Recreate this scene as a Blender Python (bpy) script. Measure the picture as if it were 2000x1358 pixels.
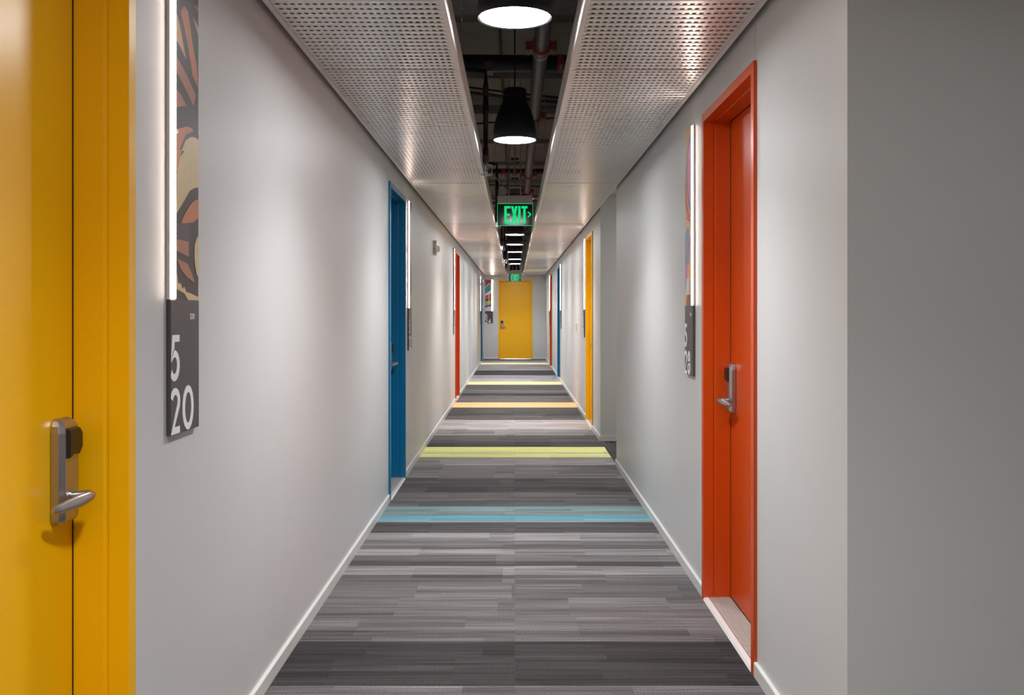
import bpy, math, random
from mathutils import Vector, Matrix
random.seed(7)
for o in list(bpy.data.objects): bpy.data.objects.remove(o)
SC = bpy.context.scene
COL = SC.collection
PI = math.pi

# ------------------------------------------------------------------ camera
F = 1868.0; VX = 1005.4; VY = 610.0; CAMZ = 1.27
cd = bpy.data.cameras.new('camera'); cam = bpy.data.objects.new('camera', cd); COL.objects.link(cam)
cd.sensor_fit = 'HORIZONTAL'; cd.sensor_width = 36.0
cd.lens = 36.0 * F / 2000.0
cd.shift_x = -(VX - 1000.0) / 2000.0
cd.shift_y = (VY - 679.0) / 2000.0
cam.location = (0, 0, CAMZ); cam.rotation_euler = (PI/2, 0, 0)
cd.clip_start = 0.05; cd.clip_end = 100
SC.camera = cam

# ------------------------------------------------------------------ world, light levels, exposure
w = bpy.data.worlds.new('world'); SC.world = w; w.use_nodes = True
w.node_tree.nodes['Background'].inputs[0].default_value = (0.6, 0.62, 0.65, 1)
w.node_tree.nodes['Background'].inputs[1].default_value = 0.02
LAMP_POWER = 25.0        # radiance of the pendant diffusers
STRIP_POWER = 9.5        # radiance of the sign light strips
BEAM_WATTS = 54.0         # reflector beam of each pendant
SC.view_settings.view_transform = 'Standard'
SC.view_settings.look = 'None'
SC.view_settings.gamma = 1.0
SC.view_settings.use_curve_mapping = False
SC.view_settings.exposure = 1.76

# ------------------------------------------------------------------ key dimensions (metres)
WX = 0.845        # wall plane
YE = 25.9         # end wall
PZ = 2.275         # underside of the metal ceiling panels
CZ = 3.35         # concrete slab
FT = 2.149        # top of door frames
YC = 2.43         # corner where the right wall turns away
OY0, OY1 = 7.95, 9.43   # side corridor opening

# ------------------------------------------------------------------ materials
def lin(c):
    return tuple(((v/255.0)/12.92 if v/255.0 <= 0.04045 else (((v/255.0)+0.055)/1.055)**2.4) for v in c) + (1,)
def mat(name, rgb, rough=0.5, metal=0.0, spec=0.5, noise=0.0, nscale=30.0, bump=0.0, bscale=300.0, coat=0.0, raw=False, stretch=None):
    m = bpy.data.materials.new(name); m.use_nodes = True
    nt = m.node_tree; b = nt.nodes['Principled BSDF']
    col = (tuple(rgb)+(1,)) if raw else lin(rgb)
    b.inputs['Base Color'].default_value = col
    b.inputs['Roughness'].default_value = rough
    b.inputs['Metallic'].default_value = metal
    b.inputs['Specular IOR Level'].default_value = spec
    b.inputs['Coat Weight'].default_value = coat
    tc = nt.nodes.new('ShaderNodeTexCoord')
    src = tc.outputs['Object']
    if stretch:
        mp = nt.nodes.new('ShaderNodeMapping'); mp.inputs['Scale'].default_value = stretch
        nt.links.new(src, mp.inputs['Vector']); src = mp.outputs[0]
    if noise > 0:
        n = nt.nodes.new('ShaderNodeTexNoise'); n.inputs['Scale'].default_value = nscale; n.inputs['Detail'].default_value = 4
        nt.links.new(src, n.inputs['Vector'])
        mx = nt.nodes.new('ShaderNodeMix'); mx.data_type = 'RGBA'
        mx.inputs[6].default_value = tuple(c*(1-noise) for c in col[:3])+(1,)
        mx.inputs[7].default_value = tuple(min(1, c*(1+noise)) for c in col[:3])+(1,)
        nt.links.new(n.outputs['Fac'], mx.inputs[0]); nt.links.new(mx.outputs[2], b.inputs['Base Color'])
    if bump > 0:
        n2 = nt.nodes.new('ShaderNodeTexNoise'); n2.inputs['Scale'].default_value = bscale; n2.inputs['Detail'].default_value = 3
        nt.links.new(src, n2.inputs['Vector'])
        bp = nt.nodes.new('ShaderNodeBump'); bp.inputs['Strength'].default_value = bump; bp.inputs['Distance'].default_value = 0.001
        nt.links.new(n2.outputs['Fac'], bp.inputs['Height']); nt.links.new(bp.outputs[0], b.inputs['Normal'])
    return m
def emat(name, rgb, strength):
    m = bpy.data.materials.new(name); m.use_nodes = True
    b = m.node_tree.nodes['Principled BSDF']
    b.inputs['Base Color'].default_value = (0.8, 0.8, 0.8, 1)
    b.inputs['Emission Color'].default_value = tuple(rgb)+(1,)
    b.inputs['Emission Strength'].default_value = strength
    return m

M = {}
M['wall'] = mat('wall_paint', (199, 199, 198), rough=0.44, spec=0.3, noise=0.02, nscale=3, bump=0.12, bscale=220)
M['base'] = mat('baseboard_grey', (212, 211, 208), rough=0.35, spec=0.5)
M['yellow'] = mat('yellow_gloss', (246, 184, 0), rough=0.32, spec=0.5, noise=0.02, nscale=4, bump=0.10, bscale=260)
M['orange'] = mat('orange_gloss', (202, 72, 7), rough=0.32, spec=0.5, noise=0.02, nscale=4, bump=0.10, bscale=260)
M['blue'] = mat('blue_gloss', (0, 108, 152), rough=0.32, spec=0.5, noise=0.02, nscale=4, bump=0.10, bscale=260)
M['grey_door'] = mat('grey_gloss', (176, 176, 172), rough=0.3)
M['chrome'] = mat('brushed_steel', (178, 172, 170), rough=0.30, metal=0.9, noise=0.04, nscale=60, stretch=(1, 1, 0.1))
M['alu'] = mat('mill_aluminium', (214, 208, 202), rough=0.40, metal=0.3, noise=0.07, nscale=9, stretch=(6, 0.6, 1))
M['sheet'] = mat('perforated_aluminium', (214, 211, 208), rough=0.29, metal=0.6, noise=0.05, nscale=6)
M['sill'] = mat('sill_metal', (140, 116, 112), rough=0.4, metal=0.4, noise=0.12, nscale=22)
M['sillw'] = mat('sill_white_edge', (238, 238, 236), rough=0.25, metal=0.2)
M['black'] = mat('black_plastic', (24, 22, 23), rough=0.35)
M['lampblack'] = mat('matt_black_metal', (22, 22, 25), rough=0.55, spec=0.3)
M['plate'] = mat('charcoal_plate', (74, 70, 69), rough=0.42)
M['platedge'] = mat('plate_edge', (40, 40, 40), rough=0.4)
M['white'] = mat('white_print', (236, 236, 236), rough=0.5)
M['whitep'] = mat('white_plastic', (226, 224, 220), rough=0.35)
M['palep'] = mat('pale_plastic', (190, 190, 186), rough=0.4)
M['concrete'] = mat('dark_concrete', (150, 146, 140), rough=0.9, noise=0.35, nscale=2.5, bump=0.5, bscale=40)
M['pipe'] = mat('dark_pipe', (84, 78, 84), rough=0.42, noise=0.3, nscale=20)
M['redpipe'] = mat('orange_coupling', (150, 58, 36), rough=0.45)
M['rust'] = mat('dark_red_fitting', (84, 44, 38), rough=0.5)
M['bolt'] = mat('zinc_bolt', (190, 190, 190), rough=0.3, metal=1)
M['cable'] = mat('black_cable', (16, 16, 18), rough=0.5)
M['gasket'] = mat('black_gasket', (10, 8, 8), rough=0.9)
M['red'] = mat('red_print', (190, 30, 30), rough=0.5)
M['housing'] = mat('brushed_housing', (165, 150, 146), rough=0.4, metal=0.5)
M['under'] = mat('underlay', (60, 58, 58), rough=0.95)
M['lamp'] = emat('lamp_diffuser', (0.97, 0.985, 1.0), LAMP_POWER)
M['strip'] = emat('strip_light', (1.0, 0.80, 0.70), STRIP_POWER)
M['exitg'] = emat('exit_letter_green', (0.0, 0.60, 0.17), 0.36)
M['exitedge'] = emat('exit_edge_green', (0.0, 0.62, 0.19), 0.38)
for k_ in ('exitg', 'exitedge'): M[k_].node_tree.nodes['Principled BSDF'].inputs['Base Color'].default_value = (0, .02, .01, 1)
M['redled'] = emat('red_indicator', (1.0, 0.02, 0.1), 1.5)
M['acrylic'] = mat('strip_side_acrylic', (205, 192, 184), rough=0.3)
M['exitglass'] = mat('exit_sign_mirror_plate', (84, 80, 84), rough=0.10, metal=0.5, spec=0.3)
M['exitglass'].node_tree.nodes['Principled BSDF'].inputs['Base Color'].default_value = (.045, .043, .046, 1)
_flat = {}
def flat(rgb):
    if rgb not in _flat:
        _flat[rgb] = mat('print_%d_%d_%d' % rgb, rgb, rough=0.4, noise=0.10, nscale=55)
    return _flat[rgb]

def carpet_material(rot=False):
    m = bpy.data.materials.new('striped_carpet_turned' if rot else 'striped_carpet'); m.use_nodes = True
    nt = m.node_tree; N = nt.nodes; L = nt.links
    b = N['Principled BSDF']; b.inputs['Roughness'].default_value = 0.95; b.inputs['Specular IOR Level'].default_value = 0.08
    geo = N.new('ShaderNodeNewGeometry'); sep = N.new('ShaderNodeSeparateXYZ'); L.new(geo.outputs['Position'], sep.inputs[0])
    X, Y = (sep.outputs['Y'], sep.outputs['X']) if rot else (sep.outputs['X'], sep.outputs['Y'])
    def math_(op, a, c=None, d=None):
        n = N.new('ShaderNodeMath'); n.operation = op
        for i, v in enumerate((a, c, d)):
            if v is None: continue
            if isinstance(v, (int, float)): n.inputs[i].default_value = v
            else: L.new(v, n.inputs[i])
        return n.outputs[0]
    def comb(x, y, z=0.0):
        n = N.new('ShaderNodeCombineXYZ')
        for i, v in enumerate((x, y, z)):
            if isinstance(v, (int, float)): n.inputs[i].default_value = v
            else: L.new(v, n.inputs[i])
        return n.outputs[0]
    def noise(vec, scale, detail=2.0):
        n = N.new('ShaderNodeTexNoise'); n.inputs['Scale'].default_value = scale; n.inputs['Detail'].default_value = detail
        L.new(vec, n.inputs['Vector']); return n.outputs['Fac']
    def white(vec):
        n = N.new('ShaderNodeTexWhiteNoise'); n.noise_dimensions = '2D'; L.new(vec, n.inputs['Vector']); return n.outputs['Value']
    def ramp(fac, stops, span):
        r = N.new('ShaderNodeValToRGB'); r.color_ramp.interpolation = 'CONSTANT'
        el = r.color_ramp.elements
        while len(el) > 1: el.remove(el[-1])
        el[0].position = 0; el[0].color = tuple(stops[0][1])+(1,)
        for p, c in stops[1:]:
            e = el.new((p-span[0])/(span[1]-span[0])); e.color = tuple(c)+(1,)
        L.new(math_('DIVIDE', math_('SUBTRACT', fac, span[0]), span[1]-span[0]), r.inputs[0])
        return r.outputs[0]
    def gr(v): return (v*1.03, v*0.955, v*0.96)
    D, MD, MM, ML, LT, PL = gr(.042), gr(.076), gr(.110), gr(.142), gr(.225), gr(.35)
    # soft wobble so that bands do not look ruled
    yw = Y
    s1 = [(0, MM), (3.15, MM), (3.22, D), (3.66, MM), (3.80, ML), (4.55, MM), (4.62, LT), (4.76, MD), (4.86, ML), (5.0, LT), (5.10, MM), (5.2, ML), (5.30, LT), (5.47, MD),
          (5.77, (.19, .26, .27)), (5.86, (.09, .28, .37)), (5.95, (.17, .20, .20)), (6.15, (.15, .25, .28)), (6.24, MM), (6.55, ML), (6.75, MD), (6.95, MM), (7.3, LT), (7.95, PL)]
    s2 = [(7.95, PL), (8.31, (.92, .92, .36)), (8.52, (.66, .66, .46)), (8.62, (.92, .92, .36)), (8.95, MD), (9.35, MM), (9.8, LT), (10.3, PL), (11.2, MM), (11.7, MD), (12.71, (.85, .42, .20)), (13.4, MM),
          (14.45, D), (15.0, MM), (15.6, MD), (16.7, (.80, .62, .30)), (17.44, PL), (18.3, LT), (19.2, D), (20.8, LT), (21.8, PL), (23.2, (.80, .78, .48)), (23.96, LT), (24.6, ML), (25.4, D)]
    rowc = math_('FLOOR', math_('DIVIDE', Y, 0.25))
    side = math_('GREATER_THAN', X, 0.0)
    off = math_('MULTIPLY', white(comb(rowc, side)), 0.5)
    cellx = math_('FLOOR', math_('ADD', math_('DIVIDE', X, 0.435), off))
    patch = noise(comb(math_('ADD', math_('MULTIPLY', cellx, 7.3), math_('MULTIPLY', side, 31.0)), math_('MULTIPLY', Y, 11.0)), 1.0, 2.0)
    patch2 = white(comb(math_('ADD', cellx, math_('MULTIPLY', side, 31.0)), rowc))
    streak = noise(comb(math_('MULTIPLY', X, 1.1), math_('MULTIPLY', Y, 34.0), math_('MULTIPLY', side, 5.0)), 1.0, 3.0)
    fine = noise(comb(math_('MULTIPLY', X, 2.2), math_('MULTIPLY', Y, 150.0), math_('MULTIPLY', side, 5.0)), 1.0, 2.0)
    speck = noise(comb(X, Y), 300.0, 2.0)
    if rot:
        base = ramp(Y, [(0, MD), (1, MM)], (0, 1))
    else:
        r1 = ramp(Y, s1, (0, 8)); r2 = ramp(Y, s2, (7.95, 26))
        mx = N.new('ShaderNodeMix'); mx.data_type = 'RGBA'
        L.new(math_('GREATER_THAN', Y, 7.95), mx.inputs[0]); L.new(r1, mx.inputs[6]); L.new(r2, mx.inputs[7]); base = mx.outputs[2]
    k = math_('MULTIPLY_ADD', patch, 1.5, 0.22)
    k = math_('MULTIPLY', k, math_('MULTIPLY_ADD', patch2, 0.30, 0.85))
    k = math_('MULTIPLY', k, math_('MULTIPLY_ADD', streak, 1.3, 0.35))
    k = math_('MULTIPLY', k, math_('MULTIPLY_ADD', fine, 2.0, 0.0))
    k = math_('MULTIPLY', k, math_('MULTIPLY_ADD', speck, 4.2, -1.05))
    k = math_('MAXIMUM', k, 0.22)
    # saturated bands vary less
    sc = N.new('ShaderNodeSeparateColor'); sc.mode = 'HSV'; L.new(base, sc.inputs[0])
    sat = math_('MINIMUM', math_('MULTIPLY', sc.outputs[1], 1.4), 0.72)
    kk = math_('ADD', math_('MULTIPLY', k, math_('SUBTRACT', 1.0, sat)), sat)
    vm = N.new('ShaderNodeVectorMath'); vm.operation = 'SCALE'; L.new(base, vm.inputs[0]); L.new(kk, vm.inputs['Scale'])
    L.new(vm.outputs[0], b.inputs['Base Color'])
    bp = N.new('ShaderNodeBump'); bp.inputs['Strength'].default_value = 0.5; bp.inputs['Distance'].default_value = 0.002
    L.new(math_('ADD', fine, speck), bp.inputs['Height']); L.new(bp.outputs[0], b.inputs['Normal'])
    return m
M['carpet'] = carpet_material(); M['carpet_turned'] = carpet_material(True)

# ------------------------------------------------------------------ mesh helper
class MB:
    def __init__(s): s.v = []; s.f = []; s.mi = []; s.m = 0
    def add(s, vs, fs):
        n = len(s.v); s.v += [tuple(v) for v in vs]; s.f += [tuple(i+n for i in f) for f in fs]; s.mi += [s.m]*len(fs); return s
    def box(s, x0, x1, y0, y1, z0, z1):
        if x0 > x1: x0, x1 = x1, x0
        if y0 > y1: y0, y1 = y1, y0
        if z0 > z1: z0, z1 = z1, z0
        return s.add([(x0,y0,z0),(x1,y0,z0),(x1,y1,z0),(x0,y1,z0),(x0,y0,z1),(x1,y0,z1),(x1,y1,z1),(x0,y1,z1)],
                     [(0,3,2,1),(4,5,6,7),(0,1,5,4),(1,2,6,5),(2,3,7,6),(3,0,4,7)])
    def rings(s, rings, caps=True, closed=True):
        n = len(rings[0]); vs = [p for r in rings for p in r]; fs = []
        for i in range(len(rings)-1):
            for j in range(n if closed else n-1):
                k = (j+1) % n; fs.append((i*n+j, i*n+k, (i+1)*n+k, (i+1)*n+j))
        if caps: fs.append(tuple(range(n))[::-1]); fs.append(tuple((len(rings)-1)*n+j for j in range(n)))
        return s.add(vs, fs)
    def prism(s, poly, axis, a, b):
        def P(p, t):
            if axis == 'z': return (p[0], p[1], t)
            if axis == 'x': return (t, p[0], p[1])
            return (p[0], t, p[1])
        return s.rings([[P(p, a) for p in poly], [P(p, b) for p in poly]])
    def tube(s, pts, r, n=10, caps=True):
        pts = [Vector(p) for p in pts]; rr = r if isinstance(r, (list, tuple)) else [r]*len(pts); out = []
        up = None
        for i, p in enumerate(pts):
            d = (pts[min(i+1, len(pts)-1)] - pts[max(i-1, 0)]).normalized()
            if up is None: up = Vector((0,0,1)) if abs(d.z) < 0.9 else Vector((1,0,0))
            a = d.cross(up).normalized(); b_ = a.cross(d).normalized(); up = b_
            out.append([tuple(p + a*math.cos(2*PI*j/n)*rr[i] + b_*math.sin(2*PI*j/n)*rr[i]) for j in range(n)])
        return s.rings(out, caps)
    def lathe(s, prof, c, n=32, caps=True):
        return s.rings([[(c[0]+r*math.cos(2*PI*j/n), c[1]+r*math.sin(2*PI*j/n), c[2]+z) for j in range(n)] for r, z in prof], caps)
    def build(s, name, m, parent=None, smooth=False, bevel=0.0, loc=None):
        me = bpy.data.meshes.new(name); me.from_pydata(s.v, [], s.f)
        ms = m if isinstance(m, (list, tuple)) else [m]
        for x in ms: me.materials.append(x)
        if len(ms) > 1: me.polygons.foreach_set('material_index', s.mi)
        if smooth:
            me.polygons.foreach_set('use_smooth', [True]*len(me.polygons))
            try: me.set_sharp_from_angle(angle=math.radians(40))
            except Exception: pass
        me.update()
        o = bpy.data.objects.new(name, me); COL.objects.link(o)
        if parent: o.parent = parent
        if loc: o.location = loc
        if bevel:
            bv = o.modifiers.new('bevel', 'BEVEL'); bv.width = bevel; bv.segments = 2; bv.limit_method = 'ANGLE'; bv.angle_limit = math.radians(35)
        return o
def tag(o, label, cat=None, group=None, kind=None):
    o['label'] = label
    if cat: o['category'] = cat
    if group: o['group'] = group
    if kind: o['kind'] = kind
    return o
def empty(name, loc=(0,0,0), rz=0.0):
    o = bpy.data.objects.new(name, None); COL.objects.link(o); o.location = loc; o.rotation_euler = (0,0,rz); o.empty_display_size = 0.1
    return o
def struct(o, label, cat): return tag(o, label, cat, kind='structure')
RZ = {'L': PI/2, 'R': -PI/2, 'E': 0.0}
def wall_at(side, c):
    """place on a wall: local +x is right, +y goes into the wall, as seen from the corridor"""
    return {'L': (-WX, c, 0), 'R': (WX, c, 0), 'E': (c, YE, 0)}[side]

# ------------------------------------------------------------------ doors: centre position along the wall
DW = 0.4625; OW = 0.4245; HO = 2.111
DOORS = [('L', 1.6385, 'yellow', 'R', 'yellow door in the left wall, nearest and cut off by the left picture edge', 'yellow'),
         ('R', 3.797, 'orange', 'L', 'orange-red door in the right wall beside the 528 sign', 'orange'),
         ('L', 6.857, 'blue', 'R', 'blue door in the left wall, nearer of its two blue doors', 'blue'),
         ('R', 10.783, 'yellow', 'L', 'yellow door in the right wall just past the side corridor opening', 'yellow'),
         ('L', 14.01, 'orange', 'L', 'orange-red door in the left wall, past the fire alarm strobe', 'orange'),
         ('R', 18.262, 'blue', 'R', 'blue door in the right wall between the yellow and the far red one', 'blue'),
         ('R', 22.20, 'orange', 'L', 'orange-red door in the right wall near the corridor end', 'orange'),
         ('L', 24.12, 'blue', 'L', 'blue door in the left wall close to the corridor end', 'blue'),
         ('E', 0.0176, 'yellow', 'L', 'yellow door closing the far end of the corridor', 'yellow')]
GREYD = ('L', 25.28)

# ------------------------------------------------------------------ walls
def wall_mesh(side, a0, a1, cuts, extra=()):
    """cuts: list of (u0,u1,ztop) along the wall; header pieces left with 4 mm reveal joints"""
    mb = MB(); T = 0.16
    def seg(u0, u1, z0, z1, t0=0.0, t1=T):
        if side == 'L': mb.box(-WX-t1, -WX-t0, u0, u1, z0, z1)
        elif side == 'R': mb.box(WX+t0, WX+t1, u0, u1, z0, z1)
        else: mb.box(u0, u1, YE+t0, YE+t1, z0, z1)
    cur = a0
    for u0, u1, zt in cuts:
        if u0 > cur: seg(cur, u0, 0, CZ)
        if zt < CZ:
            seg(u0+0.004, u1-0.004, zt, CZ)          # header between two reveal joints
            seg(u0, u1, zt, CZ, 0.006, T)
        cur = u1
    seg(cur, a1, 0, CZ)
    return mb
def cuts_for(side):
    return sorted((c-DW+0.02, c+DW-0.02, FT-0.02) for s, c, *_ in DOORS if s == side)
wl = wall_mesh('L', -3.0, YE, cuts_for('L') + [(24.80, 25.76, 2.11)]).build('wall_left', M['wall'])
struct(wl, 'long pale grey semi-gloss wall on the left of the corridor', 'wall')
cr = sorted(cuts_for('R') + [(OY0, OY1, CZ)])
wr = wall_mesh('R', YC, YE, cr).build('wall_right', M['wall'])
struct(wr, 'long pale grey semi-gloss wall on the right of the corridor', 'wall')
we = wall_mesh('E', -WX-0.16, WX+0.16, cuts_for('E')).build('wall_end', M['wall'])
struct(we, 'grey wall closing the far end of the corridor around the yellow door', 'wall')
mb = MB().box(WX+0.16, 3.2, YC, YC+0.16, 0, CZ)
struct(mb.build('wall_near_right', M['wall']), 'plain shaded grey wall facing the viewer along the right picture edge', 'wall')
mb = MB().box(3.2, 3.36, -3.0, YC+0.16, 0, CZ); mb.build('wall_lobby_right', M['wall'])
struct(bpy.data.objects['wall_lobby_right'], 'grey lobby wall out of view to the right of the viewer', 'wall')
mb = MB().box(-WX-0.16, 3.36, -3.16, -3.0, 0, CZ)
struct(mb.build('wall_lobby_rear', M['wall']), 'grey wall out of view behind the viewer', 'wall')
# side corridor
mb = MB().box(WX+0.16, 4.2, OY1, OY1+0.16, 0, CZ).box(WX+0.16, 4.2, OY0-0.16, OY0, 0, CZ).box(4.2, 4.36, OY0-0.16, OY1+0.16, 0, CZ)
struct(mb.build('wall_side_corridor', M['wall']), 'grey-green shaded wall inside the side corridor opening on the right', 'wall')

# ------------------------------------------------------------------ floor with carpet planks
fl = MB().box(-1.05, 3.36, -3.16, YC+0.2, -0.15, -0.006).box(-1.05, 1.05, YC+0.2, 26.1, -0.15, -0.006).box(1.05, 4.36, OY0-0.2, OY1+0.2, -0.15, -0.006).build('floor', M['under'])
struct(fl, 'corridor floor laid with grey striped carpet planks and coloured bands', 'floor')
def plank(x0, x1, y0, y1, m):
    o = MB().box(x0+.0002, x1-.0002, y0+.0002, y1-.0002, -0.006, 0.0)
    return o
pm = {}
def place_plank(x0, x1, y0, y1, key):
    k = (round(x1-x0, 4), round(y1-y0, 4), key)
    if k not in pm:
        o = MB().box(0.0002, x1-x0-.0002, 0.0002, y1-y0-.0002, -0.006, 0.0).build('carpet_plank', M[key], fl); pm[k] = o
    else:
        o = pm[k].copy(); COL.objects.link(o); o.parent = fl
    o.location = (x0, y0, 0)
y = 0.0
while y < YE - 1e-6:
    y1 = min(y+0.25, YE)
    place_plank(-WX, 0, y, y1, 'carpet'); place_plank(0, WX, y, y1, 'carpet')
    y = y1
x = WX
while x < 4.19:
    x1 = min(x+0.25, 4.2)
    place_plank(x, x1, OY0, OY0+0.74, 'carpet_turned'); place_plank(x, x1, OY0+0.74, OY1, 'carpet_turned')
    x = x1
o = MB().box(-WX, 3.2, -3.0, -0.0002, -0.006, 0).box(WX+.0002, 3.2, 0, YC, -0.006, 0).build('carpet_field', M['carpet'], fl); o['kind'] = 'stuff'

# ------------------------------------------------------------------ baseboards
BH, BT = 0.05, 0.012
def base_run(mb, side, u0, u1):
    prof = [(0, 0), (-BT, 0), (-BT, BH-.003), (-BT+.003, BH), (0, BH)]
    if side == 'L': mb.prism([(-WX - a, z) for a, z in prof], 'y', u0, u1)
    elif side == 'R': mb.prism([(WX + a, z) for a, z in prof], 'y', u0, u1)
    elif side == 'E': mb.prism([(YE + a, z) for a, z in prof], 'x', u0, u1)
for side, nm, lab, u0, u1, gaps in (
    ('L', 'baseboard_left', 'narrow grey baseboard along the left wall', -3.0, YE, [(c-DW, c+DW) for s, c, *_ in DOORS if s == 'L'] + [(24.80, 25.76)]),
    ('R', 'baseboard_right', 'narrow grey baseboard along the right wall', YC, YE, [(c-DW, c+DW) for s, c, *_ in DOORS if s == 'R'] + [(OY0, OY1)]),
    ('E', 'baseboard_end', 'narrow grey baseboard on the end wall beside the yellow door', -WX, WX, [(c-DW, c+DW) for s, c, *_ in DOORS if s == 'E'])):
    mb = MB(); cur = u0
    for a, b in sorted(gaps):
        if a > cur: base_run(mb, side, cur, a)
        cur = b
    if u1 > cur: base_run(mb, side, cur, u1)
    struct(mb.build(nm, M['base']), lab, 'baseboard')
mb = MB().box(WX-BT, 4.2, OY1-BT, OY1, 0, BH).box(WX, 4.2, OY0, OY0+BT, 0, BH)
struct(mb.build('baseboard_side_corridor', M['base']), 'grey baseboard turning into the side corridor opening', 'baseboard')
mb = MB().box(WX-BT, 3.2, YC-BT, YC, 0, BH)
struct(mb.build('baseboard_near_right', M['base']), 'grey baseboard at the foot of the near right wall', 'baseboard')

# ------------------------------------------------------------------ concrete slab and lobby ceilings
mb = MB().box(-1.05, 3.36, -3.16, YC+0.2, CZ, CZ+0.2).box(-1.05, 1.05, YC+0.2, 26.1, CZ, CZ+0.2)
struct(mb.build('ceiling', M['concrete']), 'dark bare concrete slab seen through the slot between the metal panels', 'ceiling')
mb = MB()
for yy in (3.1, 4.35, 5.6, 6.7, 8.3, 9.6, 11.5, 13.2, 15, 17, 19, 21, 23, 25): mb.box(-0.84, 0.84, yy, yy+0.07, CZ-0.05, CZ)
struct(mb.build('trim_slab_ribs', M['concrete']), 'shallow ribs across the dark slab above the slot', 'trim')
mb = MB().box(WX+0.0, 3.2, -3.0, YC, 2.45, 2.55).box(WX+0.0, 4.2, OY0, OY1, 2.42, 2.5)
struct(mb.build('ceiling_side', M['wall']), 'plain lower ceiling over the side corridor and the near lobby', 'ceiling')

# ------------------------------------------------------------------ metal ceiling panels
PL_ = 3.47; FLG = 0.0195; PI0, PO0 = 0.227, 0.814
def perforated_sheet(PL_=PL_):
    mb = MB(); x0, x1 = 0.0, PO0-PI0-2*FLG+0.008; n = 22; cw = (x1-x0-0.02)/n
    L_ = PL_-0.006; rows = max(1, round(L_/0.0488)); y = 0.0; pitch = L_/rows
    zl, zh = 0.0, 0.0015
    V, Fc = mb.v, mb.f
    def quad(a, b, c, d):
        k = len(V); V.extend([a, b, c, d]); Fc.append((k, k+1, k+2, k+3))
    R = 0.0082
    for r in range(rows):
        y0 = r*pitch; ya = y0+0.0240; yb = ya+0.0022; yc = y0+pitch-0.0022; yd = y0+pitch
        quad((x0,y0,zl),(x0,ya,zl),(x1,ya,zl),(x1,y0,zl))
        quad((x0,ya,zl),(x0,yb,zh),(x1,yb,zh),(x1,ya,zl))
        quad((x0,yc,zh),(x0,yd,zl),(x1,yd,zl),(x1,yc,zh))
        quad((x0,yb,zh),(x0,yc,zh),(x0+.01,yc,zh),(x0+.01,yb,zh))
        quad((x1-.01,yb,zh),(x1-.01,yc,zh),(x1,yc,zh),(x1,yb,zh))
        cy = (yb+yc)/2; hy = (yc-yb)/2
        for i in range(n):
            cx = x0+.01+(i+.5)*cw; hx = cw/2; k = len(V)
            outer = [(hx,0),(hx,hy),(0,hy),(-hx,hy),(-hx,0),(-hx,-hy),(0,-hy),(hx,-hy)]
            for ox, oy in outer: V.append((cx+ox, cy+oy, zh))
            for j in range(8): V.append((cx+R*math.cos(PI*j/4), cy+0.0096*math.sin(PI*j/4), zh))
            for j in range(8): Fc.append((k+j, k+8+j, k+8+(j+1)%8, k+(j+1)%8))
    mb.mi = [0]*len(mb.f)
    return mb
NP = 7
y_first = 0.507
pl_names = ['over the viewer', 'between its first and second seam, beside the two near lamps', 'above the first exit sign', 'fourth along from the viewer', 'fifth along from the viewer', 'sixth along from the viewer', 'last full-length one near the end wall', 'short closing piece against the end wall']
proto = {}
for side in (-1, 1):
    for k in range(-1, NP+1):
        ys = y_first + k*PL_
        lab = 'out of view behind the viewer' if k == -1 else pl_names[k]
        short = (k == NP); full = YE-0.012-ys if short else PL_
        length = full-0.004
        e = empty('ceiling_panel', (0, ys, PZ))
        tag(e, ('left' if side < 0 else 'right') + ' perforated metal ceiling panel ' + lab, 'ceiling panel', 'perforated metal ceiling panels on both sides of the slot')
        if (side, short) not in proto:
            sh = perforated_sheet(full).build('perforated_sheet', M['sheet'], e)
            sh.location = ((PI0+FLG-0.004) if side > 0 else (-PO0+FLG-0.004), 0.002, 0.0025)
            def xx(a): return a*side
            ci = MB().box(xx(PI0), xx(PI0+FLG), 0, length, 0, 0.002).box(xx(PI0), xx(PI0+.002), 0, length, 0.002, 0.11).box(xx(PI0), xx(PI0+.012), 0, length, 0.108, 0.11).build('inner_channel', M['alu'], e)
            co = MB().box(xx(PO0-FLG), xx(PO0), 0, length, 0, 0.002).box(xx(PO0-.002), xx(PO0), 0, length, 0.002, 0.07).build('outer_channel', M['alu'], e)
            cs = MB().box(xx(PI0+FLG), xx(PO0-FLG), -.003, 0.001, 0.0, 0.03).build('end_rib', M['alu'], e)
            proto[(side, short)] = (sh, ci, co, cs)
        else:
            for p in proto[(side, short)]:
                c = p.copy(); COL.objects.link(c); c.parent = e
M['sheet'].use_backface_culling = False

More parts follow.
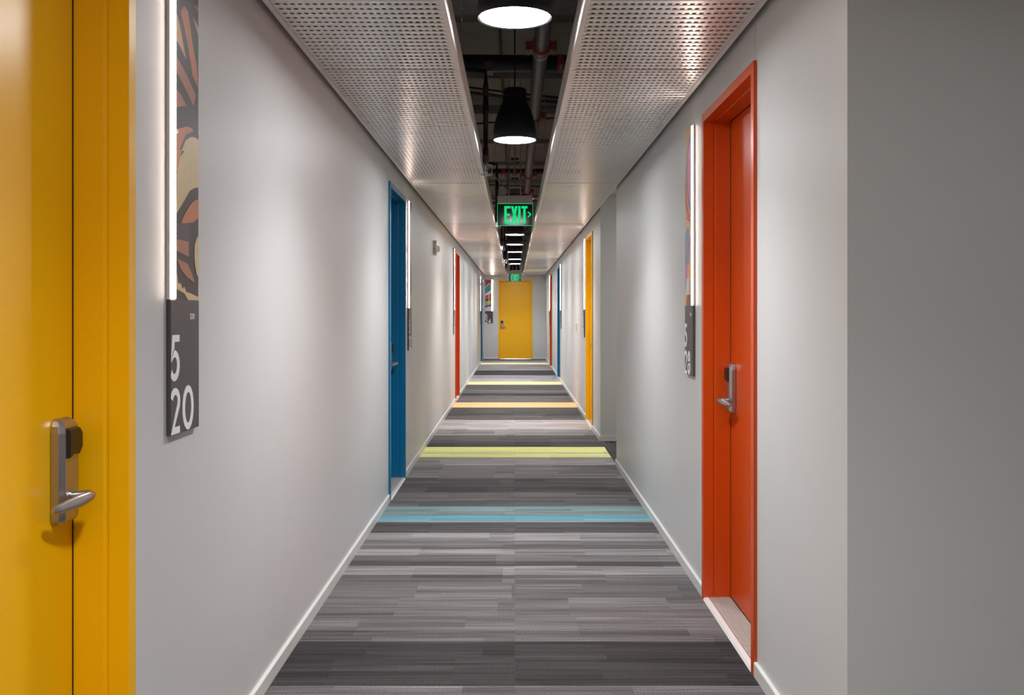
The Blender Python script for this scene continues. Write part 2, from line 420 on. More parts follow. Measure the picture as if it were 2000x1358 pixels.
# ------------------------------------------------------------------ door builder
def clip_rects(): pass
def ribbon(mb, pts, t, y0, y1, closed=False):
    """flat stroke of width t through pts (u,z); extruded y0..y1"""
    n = len(pts); P = [Vector(p) for p in pts]; A = []; B = []
    for i in range(n):
        if closed: d0 = (P[i]-P[i-1]); d1 = (P[(i+1) % n]-P[i])
        else:
            d0 = P[i]-P[i-1] if i > 0 else P[1]-P[0]; d1 = P[i+1]-P[i] if i < n-1 else d0
        d0 = d0.normalized(); d1 = d1.normalized(); d = (d0+d1)
        d = d.normalized() if d.length > 1e-6 else d1
        nrm = Vector((-d.y, d.x)); s_ = max(0.35, d.dot(d1)); h = t/2/s_
        A.append(P[i]+nrm*h); B.append(P[i]-nrm*h)
    m = n if closed else n-1
    vs = []; fs = []
    for i in range(n):
        vs += [(A[i].x, y0, A[i].y), (B[i].x, y0, B[i].y), (A[i].x, y1, A[i].y), (B[i].x, y1, B[i].y)]
    for i in range(m):
        a = 4*i; b = 4*((i+1) % n)
        fs += [(a, b, b+1, a+1), (a+2, a+3, b+3, b+2), (a, a+2, b+2, b), (a+1, b+1, b+3, a+3)]
    if not closed:
        e = 4*(n-1); fs += [(0, 1, 3, 2), (e, e+2, e+3, e+1)]
    mb.add(vs, fs)
def arc(cx, cz, rx, rz, a0, a1, n=16):
    return [(cx+rx*math.cos(math.radians(a0+(a1-a0)*i/n)), cz+rz*math.sin(math.radians(a0+(a1-a0)*i/n))) for i in range(n+1)]
def digit_paths(ch):
    """unit height 1; returns list of (pts, closed), width"""
    t = .15; r = t/2
    if ch == '0': return [(arc(.36, .5, .36-r, .5-r, 0, 342, 19), True)], .72
    if ch == '2': return [(arc(.30, .70, .225, .225, 165, -25, 14) + [(.10, r), (.58, r)], False)], .6
    if ch == '5': return [([(.56, 1-r), (.19, 1-r), (.145, .56)] + arc(.255, .335, .24, .262, 105, -150, 14), False)], .56
    if ch == '4': return [([(.66, .27), (.08, .27), (.47, .95)], False), ([(.47, 1.0), (.47, 0)], False)], .68
    if ch == '8': return [(arc(.29, .735, .175, .19, 0, 342, 19), True), (arc(.29, .29, .215, .215, 0, 342, 19), True)], .58
    if ch == '6': return [(arc(.30, .30, .225, .225, 0, 342, 19), True), ([(.10, .42), (.42, 1.0)], False)], .6
    if ch == '1': return [([(.1, .82), (.24, .93), (.24, 0)], False)], .34
    return [], .5
def number_mesh(txt, u0, z0, h, y0, y1, gap=.16, clipu=None):
    mb = MB(); u = u0
    for ch in txt:
        paths, wd = digit_paths(ch)
        for pts, cl in paths:
            q = [(u+a*h, z0+b*h) for a, b in pts]
            ribbon(mb, q, .15*h, y0, y1, cl)
        u += (wd+gap)*h
    if clipu is not None:
        mb.v = [(max(v[0], clipu), v[1], v[2]) for v in mb.v]
    return mb

def frame_profile(w_):
    # (u, y): jamb on the right side, mirrored for the left; y>0 goes into the wall
    return [(w_, .1075), (w_, .0415), (w_+.003, .0405), (w_+.003, .0325), (w_, .0315), (w_, -.013), (w_+.038, -.013), (w_+.038, .012), (w_+.012, .012), (w_+.012, .155), (w_+.002, .155), (w_+.002, .1075)]
def lock(parent, s, zc=0.94, lever_z=0.885):
    """s=+1 lock near the right edge, lever points left"""
    uc = s*(OW-0.062)
    e = MB()
    def sec(z, su, sy):
        pr = [(-.04, 0), (-.04, -.017), (-.029, -.027), (.029, -.027), (.04, -.017), (.04, 0)]
        return [(uc+a*su, .1075+b*sy, z) for a, b in pr]
    e.rings([sec(.832, .86, .75), sec(.838, .97, .96), sec(.846, 1, 1), sec(1.020, 1, 1), sec(1.034, .93, .93), sec(1.045, .78, .62), sec(1.049, .6, .3)])
    lk = e.build('lock', M['chrome'], parent, bevel=.0015)
    r = MB(); z0, z1 = .966, 1.030
    out = [(-.027, z1), (.022, z1), (.034, z1-.012), (.034, z0+.02), (.020, z0+.004), (-.002, z0+.008), (-.027, z0)]
    a = [(uc+s*u, .1075-.026, z) for u, z in out]; b = [(uc+s*(u*.93), .1075-.035, z1-.004+(z-z1)*.9) for u, z in out]
    if s < 0: a = a[::-1]; b = b[::-1]
    r.rings([a, b]); tag(r.build('card_reader', M['black'], lk, bevel=.0015), 'black card reader')
    l = MB(); l.tube([(uc, .1075-.022, lever_z), (uc, .1075-.030, lever_z), (uc, .1075-.031, lever_z), (uc, .1075-.064, lever_z+.003)], [.0155, .0155, .011, .011], 16)
    secs = []
    for i in range(11):
        t = i/10.0; u = uc + s*.008 - s*t*.115; yv = .1075-.067+.016*math.sin(t*PI*.5)**2 + .014*t*t
        hz = .0112*(.75+.45*math.sin(PI*min(1, t*1.05+.05))); zz = lever_z-.020*t+.006*t*t+.004
        th = .0075 if t > .15 else .0095
        if i in (0, 10): hz *= .55; th *= .6
        secs.append([(u, yv+th*math.cos(2*PI*j/12), zz+hz*math.sin(2*PI*j/12)) for j in range(12)])
    l.rings(secs); l.build('lever', M['chrome'], lk, smooth=True)
def build_door(i, side, c, colr, lockside, label):
    m = M[colr]; D = empty('door_%d' % i, wall_at(side, c), RZ[side]); struct(D, label, 'door')
    s = 1 if lockside == 'R' else -1
    MB().box(-OW-.0, OW+.0, .1085, .150, .016, HO-.003).build('leaf', m, D, bevel=.001)
    gk = MB().box(-OW-.0022, -OW+.0028, .1070, .1084, .016, HO).box(OW-.0028, OW+.0022, .1070, .1084, .016, HO).box(-OW, OW, .1070, .1084, HO-.003, HO).build('gasket', M['gasket'], D)
    pr = frame_profile(OW)
    for sg in (1, -1):
        p = [(sg*a, b) for a, b in pr]
        if sg < 0: p = p[::-1]
        j = MB().prism(p, 'z', 0.0, FT).build('jamb', m, D, bevel=.0012)
    ph = [(b, a-OW+HO) for a, b in pr]
    MB().prism(ph, 'x', -OW, OW).build('frame_head', m, D, bevel=.0012)
    MB().box(-OW, OW, .010, .150, 0.0005, .009).build('threshold', M['sill'], D)
    th = D.children[-1]
    rb = MB()
    for k in range(12): yy = .016+k*.0077; rb.prism([(yy, .009), (yy+.0008, .0135), (yy+.0030, .0135), (yy+.0038, .009)], 'x', -OW, OW)
    rb_ = rb.build('rib', M['alu'], th); rb_['kind'] = 'stuff'
    MB().prism([(-.014, .0005), (-.008, .010), (.010, .0125), (.012, .0005)], 'x', -OW, OW).build('sill_nosing', M['sillw'], th)
    lock(D, s)
    ph_ = MB(); ph_.rings([[(r*math.cos(2*PI*j/12), yv, 1.45+r*math.sin(2*PI*j/12)) for j in range(12)][::-1] for r, yv in ((.009, .109), (.009, .106), (.006, .104), (.006, .105), (.003, .106))])
    tag(ph_.build('peephole', M['chrome'], D), 'small round peephole')
for i, (side, c, colr, ls, lab, _) in enumerate(DOORS, 1): build_door(i, side, c, colr, ls, lab)
# grey utility door at the very end of the left wall, set nearly flush
D = empty('door_10', wall_at('L', GREYD[1]), RZ['L']); struct(D, 'narrow grey utility door in the left wall next to the end wall', 'door')
MB().box(-.44, .44, .02, .06, .01, 2.07).build('leaf', M['grey_door'], D, bevel=.001)
MB().box(-.48, -.443, -.012, .06, 0, 2.11).build('jamb', M['grey_door'], D); MB().box(.443, .48, -.012, .06, 0, 2.11).build('jamb', M['grey_door'], D)
MB().box(-.443, .443, -.012, .06, 2.075, 2.11).build('frame_head', M['grey_door'], D)
MB().tube([(-.37, .02, .93), (-.37, -.045, .93), (-.26, -.05, .93)], .010, 10).build('lever', M['chrome'], D, smooth=True)
for z in (.28, 1.1, 1.85): MB().box(.432, .45, -.006, .02, z-.055, z+.055).build('hinge', M['bolt'], D)

# ------------------------------------------------------------------ room signs
def clip_poly(p, x0, x1, z0, z1):
    def cl(pts, f, inter):
        o = []
        for i in range(len(pts)):
            a, b = pts[i-1], pts[i]; fa, fb = f(a), f(b)
            if fb:
                if not fa: o.append(inter(a, b))
                o.append(b)
            elif fa: o.append(inter(a, b))
        return o
    def ix(v): return lambda a, b: (v, a[1]+(b[1]-a[1])*(v-a[0])/(b[0]-a[0]))
    def iz(v): return lambda a, b: (a[0]+(b[0]-a[0])*(v-a[1])/(b[1]-a[1]), v)
    for f, it in ((lambda q: q[0] >= x0, ix(x0)), (lambda q: q[0] <= x1, ix(x1)), (lambda q: q[1] >= z0, iz(z0)), (lambda q: q[1] <= z1, iz(z1))):
        if not p: return p
        p = cl(p, f, it)
    return p
TER, ORG, TAN, BEI, CHA = (168, 112, 88), (196, 122, 78), (202, 158, 104), (206, 184, 138), (58, 48, 46)
def c3(pts): return [((x-130)/180., (587-(300+y/4.527))*.00131) for x, y in pts]
def c2(pts): return [((x-145)/180., (587-y/4.527)*.00131) for x, y in pts]
ART1 = [(CHA, [(0,0),(1,0),(1,.9),(0,.9)]),
 (TAN, c2([(150,210),(175,300),(222,545),(165,460),(145,440)])), (ORG, c2([(180,160),(205,90),(238,105),(270,330),(312,540),(320,715),(275,640),(235,400)])),
 (TAN, c2([(275,110),(326,165),(326,255)])), (TER, c2([(150,580),(230,680),(300,800),(285,910),(225,820),(145,710)])), (TER, c2([(145,860),(180,880),(225,950),(145,1010)])),
 (ORG, c2([(290,-10),(326,-10),(326,30)])),
 (ORG, c2([(145,1200),(230,1125),(270,1120),(280,1140),(220,1200),(190,1358),(145,1358)])), (CHA, c2([(280,1140),(300,1135),(326,1150),(326,1190),(290,1190),(215,1260),(185,1358),(170,1358),(215,1210)])),
 (BEI, c2([(185,1358),(215,1260),(255,1205),(290,1185),(326,1190),(326,1359)])),
 (ORG, c3([(130,190),(130,0),(175,0),(160,60),(145,160)])), (BEI, c3([(130,560),(135,190),(160,60),(190,0),(312,0),(312,262),(270,290),(235,325),(190,430)])),
 (ORG, c3([(165,630),(190,555),(215,500),(250,430),(285,390),(312,375),(312,540),(260,600),(200,625)])),
 ((78, 70, 70), c3([(130,640),(225,620),(240,790),(130,780)])), (TER, c3([(130,780),(225,780),(228,915),(130,880)])), (TER, c3([(130,945),(215,975),(250,1050),(275,1135),(215,1100),(165,1040)])),
 (BEI, c3([(312,705),(290,735),(275,800),(272,900),(280,1000),(295,1070),(312,1080)])),
 (BEI, c3([(130,1060),(142,1160),(160,1150),(175,1200),(190,1180),(205,1225),(240,1235),(312,1268),(312,1310),(225,1310),(190,1240),(130,1205)]))]
def c4(pts): return [((x-55)/95., (596-(230+y/6.79))*.00246) for x, y in pts]
def c5(pts): return [((x-55)/95., (596-(420+y/6.79))*.00246) for x, y in pts]
ART2 = [((206, 164, 104), [(0,0),(1,0),(1,.9),(0,.9)]), ((120, 108, 160), c4([(110,300),(88,430),(72,700),(82,900),(105,1150),(150,1300),(150,200)])),
 ((214, 140, 170), c4([(118,350),(100,500),(88,760),(100,950),(120,1120),(150,1200),(150,260)])), ((206, 74, 52), c4([(55,830),(70,830),(80,1050),(100,1180),(125,1290),(150,1358),(105,1358),(75,1230),(60,1130)])),
 ((206, 74, 52), c5([(70,0),(150,0),(150,90),(110,80),(85,40)])), ((104, 128, 186), c5([(50,310),(70,190),(95,140),(115,190),(125,400),(110,640),(50,640)])), ((176, 128, 120), c5([(90,300),(108,420),(105,600),(85,640),(75,420)])),
 ((196, 110, 170), c5([(50,650),(108,630),(92,840),(50,840)])), ((230, 170, 80), c5([(95,660),(150,600),(150,840),(90,830)])), ((214, 214, 196), c5([(60,1050),(80,830),(125,820),(115,1040)])), ((150, 140, 196), c5([(50,840),(80,840),(60,1000),(50,1010)])),
 ((224, 174, 60), c5([(50,1050),(88,1050),(72,1195),(50,1195)])), ((128, 70, 60), c5([(88,1050),(150,1050),(150,1195),(75,1195)]))]
def c6(pts): return [((x-480)/85., (492-y)*.00244) for x, y in pts]
ART3 = [((156, 74, 58), [(0,0),(1,0),(1,.9),(0,.9)]), ((226, 222, 214), c6([(480,232),(500,205),(548,178),(566,290),(480,326)])), ((62, 148, 156), c6([(480,240),(505,214),(545,188),(556,262),(480,300)])),
 ((222, 62, 106), c6([(480,322),(530,306),(546,345),(480,366)])), ((72, 60, 96), c6([(480,366),(540,348),(550,374),(480,384)])), ((150, 196, 62), c6([(480,384),(566,374),(566,414),(480,428)])),
 ((66, 84, 176), c6([(480,428),(566,420),(535,440),(480,456)])), ((214, 214, 214), c6([(480,456),(535,440),(566,440),(566,492),(480,492)])), ((228, 224, 214), c6([(530,300),(540,296),(528,425),(520,425)]))]
def art_random(seed):
    r = random.Random(seed); pal = [(196,80,60),(60,140,160),(220,180,90),(90,80,140),(210,120,150),(220,214,204),(60,56,60)]
    out = [(r.choice(pal), [(0,0),(1,0),(1,.9),(0,.9)])]; z = 0
    while z < .86:
        h = r.uniform(.06, .17); a, b, c_, d = [r.uniform(-.04, .04) for _ in range(4)]
        out.append((r.choice(pal), [(0, z+a), (r.uniform(.6, 1), z+b), (1, z+h+c_), (0, z+h+d)])); z += h
    return out
SW = 0.206; LSW = 0.042
def build_sign(side, centre, led, rows, art, label, small=None):
    S = empty('room_sign', wall_at(side, centre), RZ[side]); tag(S, label, 'sign', 'lit room number signs beside the doors')
    zb, zm, zt = .969, 1.300, 2.150; u0, u1 = -SW/2, SW/2
    MB().box(u0+.045, u1-.045, -.0026, 0, zb+.03, zt-.02).build('backing', M['platedge'], S)
    np_ = MB().box(u0, u1, -.012, -.0025, zb, zm).build('number_plate', [M['plate']], S, bevel=.0006)
    h = .113
    for txt, z in ((rows[0], 1.101), (rows[1], zb+.002)):
        number_mesh(txt, u0-.006, z, h, -.0132, -.0119, clipu=u0+.0003).build('numerals', M['white'], np_)
    if small: number_mesh(small, u0+.137, 1.252, .0145, -.0128, -.0119, gap=.2).build('small_numerals', M['white'], np_)
    a0, a1 = (u0, u1-LSW) if led == 'R' else (u0+LSW, u1)
    ap = MB(); mats = [M['platedge']]; ap.box(a0, a1, -.0105, -.0025, zm, zt)
    keys = {}
    for li, (rgb, poly) in enumerate(art):
        q = [(a0+(a1-a0)*max(-.2, min(1.2, x)), zm+z) for x, z in poly]
        q = clip_poly(q, a0+.0005, a1-.0005, zm+.001, zt-.0005)
        if len(q) < 3: continue
        if rgb not in keys: keys[rgb] = len(mats); mats.append(flat(rgb))
        ap.m = keys[rgb]; yv = -.0106-.00005*(li+1)
        area = sum(q[k-1][0]*q[k][1]-q[k][0]*q[k-1][1] for k in range(len(q)))
        if area < 0: q = q[::-1]
        ap.add([(x, yv, z) for x, z in q], [tuple(range(len(q)))])
    tag(ap.build('art_panel', mats, S), 'printed abstract art panel')
    l0, l1 = (u1-LSW, u1) if led == 'R' else (u0, u0+LSW)
    lc = MB().box(l0, l1, -.0095, -.0008, zm+.001, zt).build('light_channel', M['acrylic'], S)
    mid = (l0+l1)/2; i0, i1 = (l0+.008, l1-.002) if led == 'R' else (l0+.002, l1-.008)
    MB().box(i0, i1, -.0135, -.0095, zm+.004, zt-.004).build('light_strip', M['strip'], lc, bevel=.001)
    MB().box(i0-.010 if led == 'R' else i1-.004, i0+.004 if led == 'R' else i1+.010, -.0150, -.0105, 1.712, 1.720).build('clip', M['whitep'], lc)
SG = SW/2
build_sign('L', 2.3165+SG, 'L', ('5', '20'), ART1, 'tall lit room sign reading 5 20 beside the near yellow door', '520')
build_sign('R', 4.477+SG, 'R', ('5', '28'), ART2, 'tall lit room sign reading 5 28 beside the orange-red door', '528')
build_sign('L', 7.53+SG, 'L', ('5', '22'), art_random(3), 'tall lit room sign just past the near blue door on the left wall')
build_sign('R', 11.47+SG, 'R', ('5', '26'), art_random(4), 'tall lit room sign just past the yellow door on the right wall')
build_sign('L', 13.08+SG, 'R', ('5', '26'), art_random(5), 'tall lit room sign in front of the orange-red door on the left wall')
build_sign('R', 17.28+SG, 'L', ('5', '22'), art_random(6), 'tall lit room sign in front of the blue door on the right wall')
build_sign('R', 22.88+SG, 'R', ('5', '28'), art_random(8), 'tall lit room sign past the farthest red door on the right wall')
build_sign('L', 23.22+SG, 'R', ('5', '20'), art_random(9), 'tall lit room sign in front of the far blue door on the left wall')
build_sign('E', -.695, 'R', ('5', '24'), ART3, 'tall lit room sign reading 5 24 on the end wall')

# ------------------------------------------------------------------ pendant lamps
LAMPH = 2.318
hh = LAMPH-CAMZ
lamp_labels = ['nearest black pendant lamp, cut off by the top picture edge', 'black bell pendant lamp hanging in the slot, second from the viewer',
 'pendant lamp hidden straight behind the near exit sign', 'pendant lamp showing directly below the near exit sign', 'pendant lamp second beyond the near exit sign', 'pendant lamp third beyond the near exit sign',
 'pendant lamp fourth beyond the near exit sign', 'pendant lamp fifth beyond the near exit sign', 'farthest pendant lamp, just above the far exit sign']
ys = [3.25*hh, 5.56*hh, 10.1*hh, 12.35*hh, 14.15*hh, 15.88*hh, 18.08*hh, 19.8*hh, 24.55]
lamp_parts = None
def lamp_at(yl, label, xl=0.0):
    global lamp_parts
    e = empty('pendant_lamp', (xl, yl, LAMPH)); tag(e, label, 'lamp', 'black pendant lamps in the ceiling slot')
    if lamp_parts is None:
        R = .128
        prof = [(R-.004, .004), (R+.004, -.002), (R+.005, .0), (R+.003, .05), (R-.004, .10), (R-.018, .15), (R-.036, .195), (.074, .235), (.071, .24), (.071, .300), (.066, .310), (.02, .312)]
        sh = MB().lathe(prof, (0,0,0), 40).build('shade', M['lampblack'], e, smooth=True)
        df = MB().lathe([(R-.003, .0035), (R-.004, .0005)], (0,0,0), 40).build('diffuser', M['lamp'], e)
        cp = MB().lathe([(.073, .25), (.0735, .252), (.0735, .262), (.073, .264)], (0,0,0), 32, caps=False).build('collar', M['lampblack'], e, smooth=True)
        cb = MB().tube([(0,0,.31), (0,0,CZ-LAMPH-.02)], .0045, 8).build('cable', M['cable'], e)
        cn = MB().lathe([(.055, CZ-LAMPH-.022), (.055, CZ-LAMPH)], (0,0,0), 24).build('canopy', M['lampblack'], e)
        lamp_parts = (sh, df, cp, cb, cn)
    else:
        for p in lamp_parts:
            c = p.copy(); COL.objects.link(c); c.parent = e
    ld = bpy.data.lights.new('reflector_beam', 'SPOT'); ld.energy = BEAM_WATTS; ld.spot_size = math.radians(124); ld.spot_blend = 1.0; ld.shadow_soft_size = 0.08; ld.color = (.97, .985, 1)
    lo = bpy.data.objects.new('reflector_beam', ld); COL.objects.link(lo); lo.parent = e; lo.location = (0, 0, -.012)
for yl, lb in zip(ys, lamp_labels): lamp_at(yl, lb)
lamp_at(ys[0]-2.37, 'pendant lamp out of view above the viewer')
lamp_at(ys[0]-4.74, 'pendant lamp out of view behind the viewer')
# recessed downlights: lobby and side corridor (both out of view)
def downlight(x, y, z, label, st):
    e = empty('ceiling_light', (x, y, z)); tag(e, label, 'light')
    MB().lathe([(.10, -.004), (.11, 0), (.11, .0005), (.10, .0005)], (0,0,0), 32).build('ring', M['whitep'], e)
    MB().lathe([(.092, -.006), (.092, -.0042)], (0,0,0), 32).build('diffuser', emat('downlight_%s' % st, (1, .97, .94), st), e)
downlight(2.1, 0.0, 2.45, 'round ceiling light out of view in the near lobby', 38)
downlight(2.4, (OY0+OY1)/2, 2.42, 'round ceiling light out of view inside the side corridor', 95)

# ------------------------------------------------------------------ exit signs
def exit_sign(yy, label, arrow=True):
    e = empty('exit_sign', (-.0, yy, 2.03)); tag(e, label, 'exit sign', 'green exit signs hanging in the slot')
    u0, u1 = -.152, .158
    MB().box(u0, u1, -.02, .022, .195, .265).build('housing', M['housing'], e, bevel=.002)
    gp = MB().box(u0+.001, u1-.001, -.0035, .0035, .001, .195).build('acrylic_plate', M['exitglass'], e)
    ed = MB().box(u0-.001, u0+.0015, -.004, .004, 0, .195).box(u1-.0015, u1+.001, -.004, .004, 0, .195).box(u0, u1, -.004, .004, -.001, .0018).box(u0+.004, u1-.004, -.0045, .0045, .1915, .1945)
    ed.build('lit_edge', M['exitedge'], gp)
    zb, zt, t = .019, .172, .021; y0, y1 = -.0046, -.0036
    def letter(rects=(), quads=()):
        m_ = MB()
        for a, b, c, d in rects: m_.box(a, b, y0, y1, c, d)
        for q in quads: m_.prism(q, 'y', y0, y1)
        m_.build('letter', M['exitg'], gp)
    a = -.092
    letter([(a, a+t, zb, zt), (a+t, a+.055, zt-t, zt), (a+t, a+.048, (zb+zt)/2-.010, (zb+zt)/2+.010), (a+t, a+.055, zb, zb+t)])
    a = -.034; w_ = .060
    letter(quads=[[(a, zb), (a+.022, zb), (a+w_, zt), (a+w_-.022, zt)], [(a+w_-.022, zb), (a+w_, zb), (a+.022, zt), (a, zt)]])
    a = .030; letter([(a, a+t, zb, zt)])
    a = .058; letter([(a, a+.054, zt-t, zt), (a+.0165, a+.0375, zb, zt-t)])
    if arrow:
        m_ = MB(); ribbon(m_, [(.116, .122), (.140, .098), (.116, .074)], .010, y0, y1); m_.build('chevron', M['exitg'], gp)
    MB().tube([(-.05, 0, .265), (-.05, 0, CZ-2.03)], .005, 8).build('hanger_rod', M['bolt'], e)
    MB().tube([(.05, 0, .265), (.05, 0, CZ-2.03)], .005, 8).build('hanger_rod', M['bolt'], e)
    return e
e1 = exit_sign(8.4, 'green EXIT sign with right arrow, large and near, under the slot')
MB().box(.160, .166, -.01, -.004, .232, .240).build('indicator', M['redled'], e1)
exit_sign(23.7, 'small far green EXIT sign in front of the end door top')
e = empty('emergency_light', (0, 24.0, 2.20)); tag(e, 'white twin-head emergency light behind the far exit sign', 'light')
MB().box(-.10, .16, -.03, .03, .03, .12).build('body', M['whitep'], e, bevel=.004)
for sx in (-.16, .21):
    h_ = MB(); h_.rings([[(sx+r*math.cos(2*PI*j/16), yv, .02+r*math.sin(2*PI*j/16)) for j in range(16)][::-1] for r, yv in ((.02, .05), (.045, 0), (.05, -.03), (.042, -.032))]); h_.build('lamp_head', M['whitep'], e, smooth=True)
    MB().tube([(sx, .02, .03), (sx*.8, .01, .07), (.03, 0, .08)], .010, 8).build('arm', M['whitep'], e)
MB().tube([(.03, 0, .12), (.03, 0, CZ-2.20)], .006, 8).build('hanger_rod', M['bolt'], e)

# ------------------------------------------------------------------ pipes and cables over the slot
PX, PZc, PR = .167, 2.945, .048
e = empty('sprinkler_main', (PX, 0, PZc)); tag(e, 'thick dark sprinkler main running along the slot above the lamps', 'pipe')
MB().tube([(0, 2.6, 0), (0, 25.85, 0)], PR, 24).build('pipe_run', M['pipe'], e, smooth=True)
def coupling(parent, yy, r, axis='y', x=0.0, z=0.0):
    m_ = MB()
    if axis == 'y':
        m_.tube([(x, yy-.028, z), (x, yy-.022, z), (x, yy+.022, z), (x, yy+.028, z)], [r+.004, r+.016, r+.016, r+.004], 24)
        for sg in (-1, 1): m_.box(x+sg*(r+.01), x+sg*(r+.05), yy-.02, yy+.02, z-.026, z+.026)
    else:
        m_.tube([(x-.028, yy, z), (x-.022, yy, z), (x+.022, yy, z), (x+.028, yy, z)], [r+.004, r+.016, r+.016, r+.004], 24)
        m_.box(x-.02, x+.02, yy-r-.04, yy-r-.005, z-.026, z+.026)
    c = m_.build('coupling', M['redpipe'], parent, smooth=True)
    b = MB()
    if axis == 'y':
        for sg in (-1, 1):
            b = MB(); cx = x+sg*(r+.034); b.tube([(cx, yy, z-.055), (cx, yy, z+.04)], .005, 8); b.tube([(cx, yy, z-.036), (cx, yy, z-.026)], .010, 6); b.build('bolt', M['bolt'], c)
    else:
        b.tube([(x, yy-r-.024, z-.06), (x, yy-r-.024, z+.04)], .005, 8); b.tube([(x, yy-r-.024, z-.04), (x, yy-r-.024, z-.028)], .011, 6); b.build('bolt', M['bolt'], c)
for yy in (6.02, 8.15, 11.6, 13.2, 16.2, 19.3, 22.4): coupling(e, yy, PR)
MB().tube([(0, 6.17, 0), (0, 6.18, 0)], PR+.0025, 24).build('white_ring', M['whitep'], e)
e = empty('cross_pipe', (0, 7.0, 3.09)); tag(e, 'thick black insulated pipe crossing above the second pendant lamp', 'pipe', 'dark pipes crossing above the slot')
MB().tube([(-.84, 0, 0), (-.3, 0, .004), (0, 0, 0), (.84, 0, 0)], .062, 20).build('pipe_run', M['cable'], e, smooth=True)
coupling(e, 0, .05, 'x', .335, 0)
MB().box(-.22, -.16, -.064, .064, -.07, .0).build('strap', M['pipe'], e)
e = empty('cross_pipe', (0, 12.15, 3.06)); tag(e, 'thinner black pipe with two red fittings crossing above the near exit sign', 'pipe', 'dark pipes crossing above the slot')
MB().tube([(-.84, 0, 0), (.84, 0, 0)], .033, 16).build('pipe_run', M['cable'], e, smooth=True)
coupling(e, 0, .033, 'x', -.145, -.01); coupling(e, 0, .033, 'x', .005, -.01)
for yy, zz, lb in ((9.3, 3.20, 'pale duct strip crossing behind the second pendant lamp'), (15.3, 3.1, 'dark pipe crossing far along the slot')):
    e = MB().box(-.84, .84, yy, yy+.12, zz, zz+.05).build('cross_duct', M['concrete'], None, bevel=.004); tag(e, lb, 'duct')
def spr(yy, i):
    e = empty('fire_sprinkler', (-.205, yy, PZ)); tag(e, 'caged sprinkler head at the left slot edge, %s' % ['nearest one, level with the second lamp', 'second one, beside the near exit sign', 'third one along', 'fourth one along', 'farthest one'][i], 'sprinkler', 'caged sprinkler heads along the left slot edge')
    MB().tube([(0,0,.10), (0,0,.15), (0,0,.16), (0,0,.40), (0,0,.41), (0,0,.52)], [.020, .020, .016, .018, .026, .017], 14).build('drop_pipe', M['cable'], e, smooth=True)
    MB().tube([(0,0,.03), (0,0,.06), (0,0,.10)], [.012, .022, .024], 14).build('reducer', M['rust'], e, smooth=True)
    MB().tube([(0,0,.52), (0,0,.60)], .02, 12).build('coupling', M['rust'], e, smooth=True)
    MB().tube([(0,0,.60), (0,.02,.70), (-.3, .02, .73)], .017, 10).build('branch_pipe', M['cable'], e, smooth=True)
    MB().tube([(0,0,-.022), (0,0,-.018), (0,0,-.016), (0,0,.03)], [.016, .016, .004, .006], 10).build('deflector', M['bolt'], e)
    g_ = MB()
    for k in range(4):
        a = k*PI/2+.3; c_, s_ = math.cos(a), math.sin(a)
        g_.tube([(r*c_, r*s_, z) for r, z in ((.012, .045), (.042, .035), (.048, .025), (.048, -.02), (.040, -.036), (.004, -.044))], .0022, 6)
    for z, r in ((.033, .044), (-.03, .045)): g_.tube([(r*math.cos(2*PI*j/16), r*math.sin(2*PI*j/16), z) for j in range(17)], .002, 6)
    tag(g_.build('wire_guard', M['bolt'], e), 'bare wire guard')
for i, yy in enumerate((6.75, 11.0, 15.0, 18.9, 22.8)): spr(yy, i)
# cables
def bez(p0, p1, sag, n=14):
    return [tuple(Vector(p0).lerp(Vector(p1), t/n) + Vector((0, 0, -sag*4*(t/n)*(1-t/n)))) for t in range(n+1)]
cabs = [((-.84, 8.0, 3.22), (.84, 8.45, 3.13), .02), ((-.84, 8.08, 3.19), (.84, 8.53, 3.10), .02), ((-.84, 7.9, 3.16), (.84, 8.36, 3.07), .02), ((-.84, 9.15, 3.04), (.84, 8.95, 3.12), .0),
        ((-.84, 13.0, 2.87), (.84, 13.4, 2.82), .03), ((-.84, 13.5, 3.10), (.84, 13.6, 3.06), .02), ((-.1, 2.5, 3.28), (-.12, 25.5, 3.26), .0), ((.42, 2.5, 3.2), (.42, 25.5, 3.2), .0)]
clab = ['highest black cable crossing behind the second lamp', 'middle black cable crossing behind the second lamp', 'lowest black cable crossing behind the second lamp', 'black cable rising to the right behind the second lamp',
        'lower black cable crossing above the near exit sign', 'upper black cable crossing above the near exit sign', 'thin conduit running along the dark slab', 'conduit running along the right of the dark slab']
for (a, b, s_), lb in zip(cabs, clab): tag(MB().tube(bez(a, b, s_), .009, 8).build('cable', M['cable'], None, smooth=True), lb, 'cable', 'black cables above the slot')
# junction box above the exit sign
e = empty('junction_box', (.0, 8.75, 2.33)); tag(e, 'small grey junction box just above the near exit sign', 'junction box')
MB().box(-.05, .06, -.04, .04, .02, .06).build('box', M['pipe'], e, bevel=.003); MB().box(-.08, .11, -.05, .05, -.01, .018).build('mounting_plate', M['cable'], e)
MB().tube([(0, 0, .06), (0, 0, CZ-2.33)], .006, 8).build('hanger_rod', M['bolt'], e); MB().tube([(-.05, 0, .04), (-.15, -.2, .12), (-.26, -.5, .22)], .006, 8).build('flex_lead', M['pipe'], e, smooth=True)
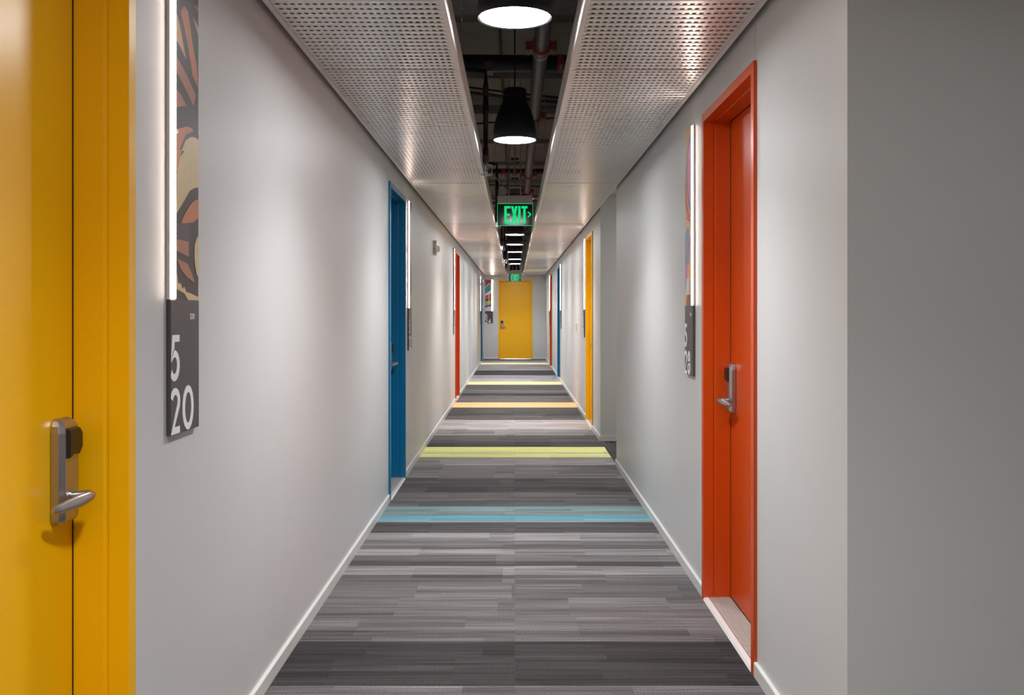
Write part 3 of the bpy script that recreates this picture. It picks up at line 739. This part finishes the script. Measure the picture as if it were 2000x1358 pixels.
# hanging chains / wires for the panels
wi = 0
for k in range(0, 7):
    yy = 4.0 + k*PL_
    for sx in (-1, 1):
        m_ = MB(); x_ = .232 if sx > 0 else -.222
        m_.tube([(0,0,0), (0,0,CZ-PZ-.112)], .0018, 6)
        if k == 0 and sx < 0:
            for j in range(5): m_.tube([(.010*math.cos(t), 0, .12+j*.045+.016*math.sin(t)) if j % 2 else (0, .010*math.cos(t), .12+j*.045+.016*math.sin(t)) for t in [2*PI*q/12 for q in range(13)]], .002, 6)
        o = m_.build('hanger_wire', M['bolt'], None, loc=(x_, yy, PZ+.111)); tag(o, '%s thin hanger wire at the %s slot edge' % (['nearest', 'second', 'third', 'fourth', 'fifth', 'sixth', 'farthest'][k], 'left' if sx < 0 else 'right'), 'wire', 'thin hanger wires of the ceiling panels')

# ------------------------------------------------------------------ wall devices
def strobe(side, c, zc, label):
    e = empty('alarm_strobe', tuple(wall_at(side, c)[:2])+(zc,), RZ[side]); tag(e, label, 'fire alarm')
    pl = MB().box(-.06, .06, -.038, 0, -.075, .075).build('housing', M['whitep'], e, bevel=.004)
    m_ = MB(); m_.rings([[(.022+sx*a, yv, -.01+sz*a*1.0) for sx, sz in ((-.03,-.035),(.03,-.035),(.03,.035),(-.03,.035))] for a, yv in ((1, -.038), (.85, -.056), (.5, -.066))]); m_.build('lens', M['whitep'], e, bevel=.002)
    t_ = MB(); z = .045; q = .010
    L_ = {'F': [([(0,0),(0,2),(1.1,2)], False), ([(0,1.1),(.9,1.1)], False)], 'I': [([(.5,0),(.5,2)], False)], 'R': [([(0,0),(0,2),(.9,2),(1.0,1.5),(.9,1.1),(0,1.1)], False), ([(.5,1.1),(1.1,0)], False)], 'E': [([(1.1,0),(0,0),(0,2),(1.1,2)], False), ([(0,1),(.9,1)], False)]}
    q = .009
    for ch in 'FIRE':
        for pts, cl in L_[ch]: ribbon(t_, [(.014+a*q, z-.006+b*q) for a, b in pts], .0032, 0, .0006, cl)
        z -= .032
    t_.v = [(-.0598-v[1], -v[0], v[2]) for v in t_.v]      # lettering on the side that faces along the corridor
    t_.build('fire_lettering', M['red'], pl)
strobe('L', 9.96, 1.94, 'white fire alarm strobe with red lettering high on the left wall')
strobe('L', 22.2, 1.93, 'small far alarm strobe on the left wall near its end')
def wplate(side, c, zc, w_, h_, label, name, kind):
    e = empty(name, tuple(wall_at(side, c)[:2])+(zc,), RZ[side]); tag(e, label, kind)
    MB().box(-w_/2, w_/2, -.006, 0, -h_/2, h_/2).build('cover_plate', M['whitep'], e, bevel=.002)
    if name == 'thermostat': MB().box(-w_*.42, w_*.42, -.028, -.006, -h_*.4, h_*.4).build('body', M['whitep'], e, bevel=.004)
    else:
        for z in (-.02, .02): MB().box(-.016, .016, -.009, -.006, z-.013, z+.013).build('socket', M['palep'], e, bevel=.002)
wplate('R', 13.0, 1.075, .12, .12, 'white thermostat on the right wall past the yellow door', 'thermostat', 'thermostat')
wplate('R', 12.9, .43, .075, .12, 'white wall outlet low on the right wall under the thermostat', 'wall_outlet', 'outlet')
wplate('R', 24.6, 2.0, .10, .10, 'small white device high on the right wall near the end', 'thermostat', 'wall device')
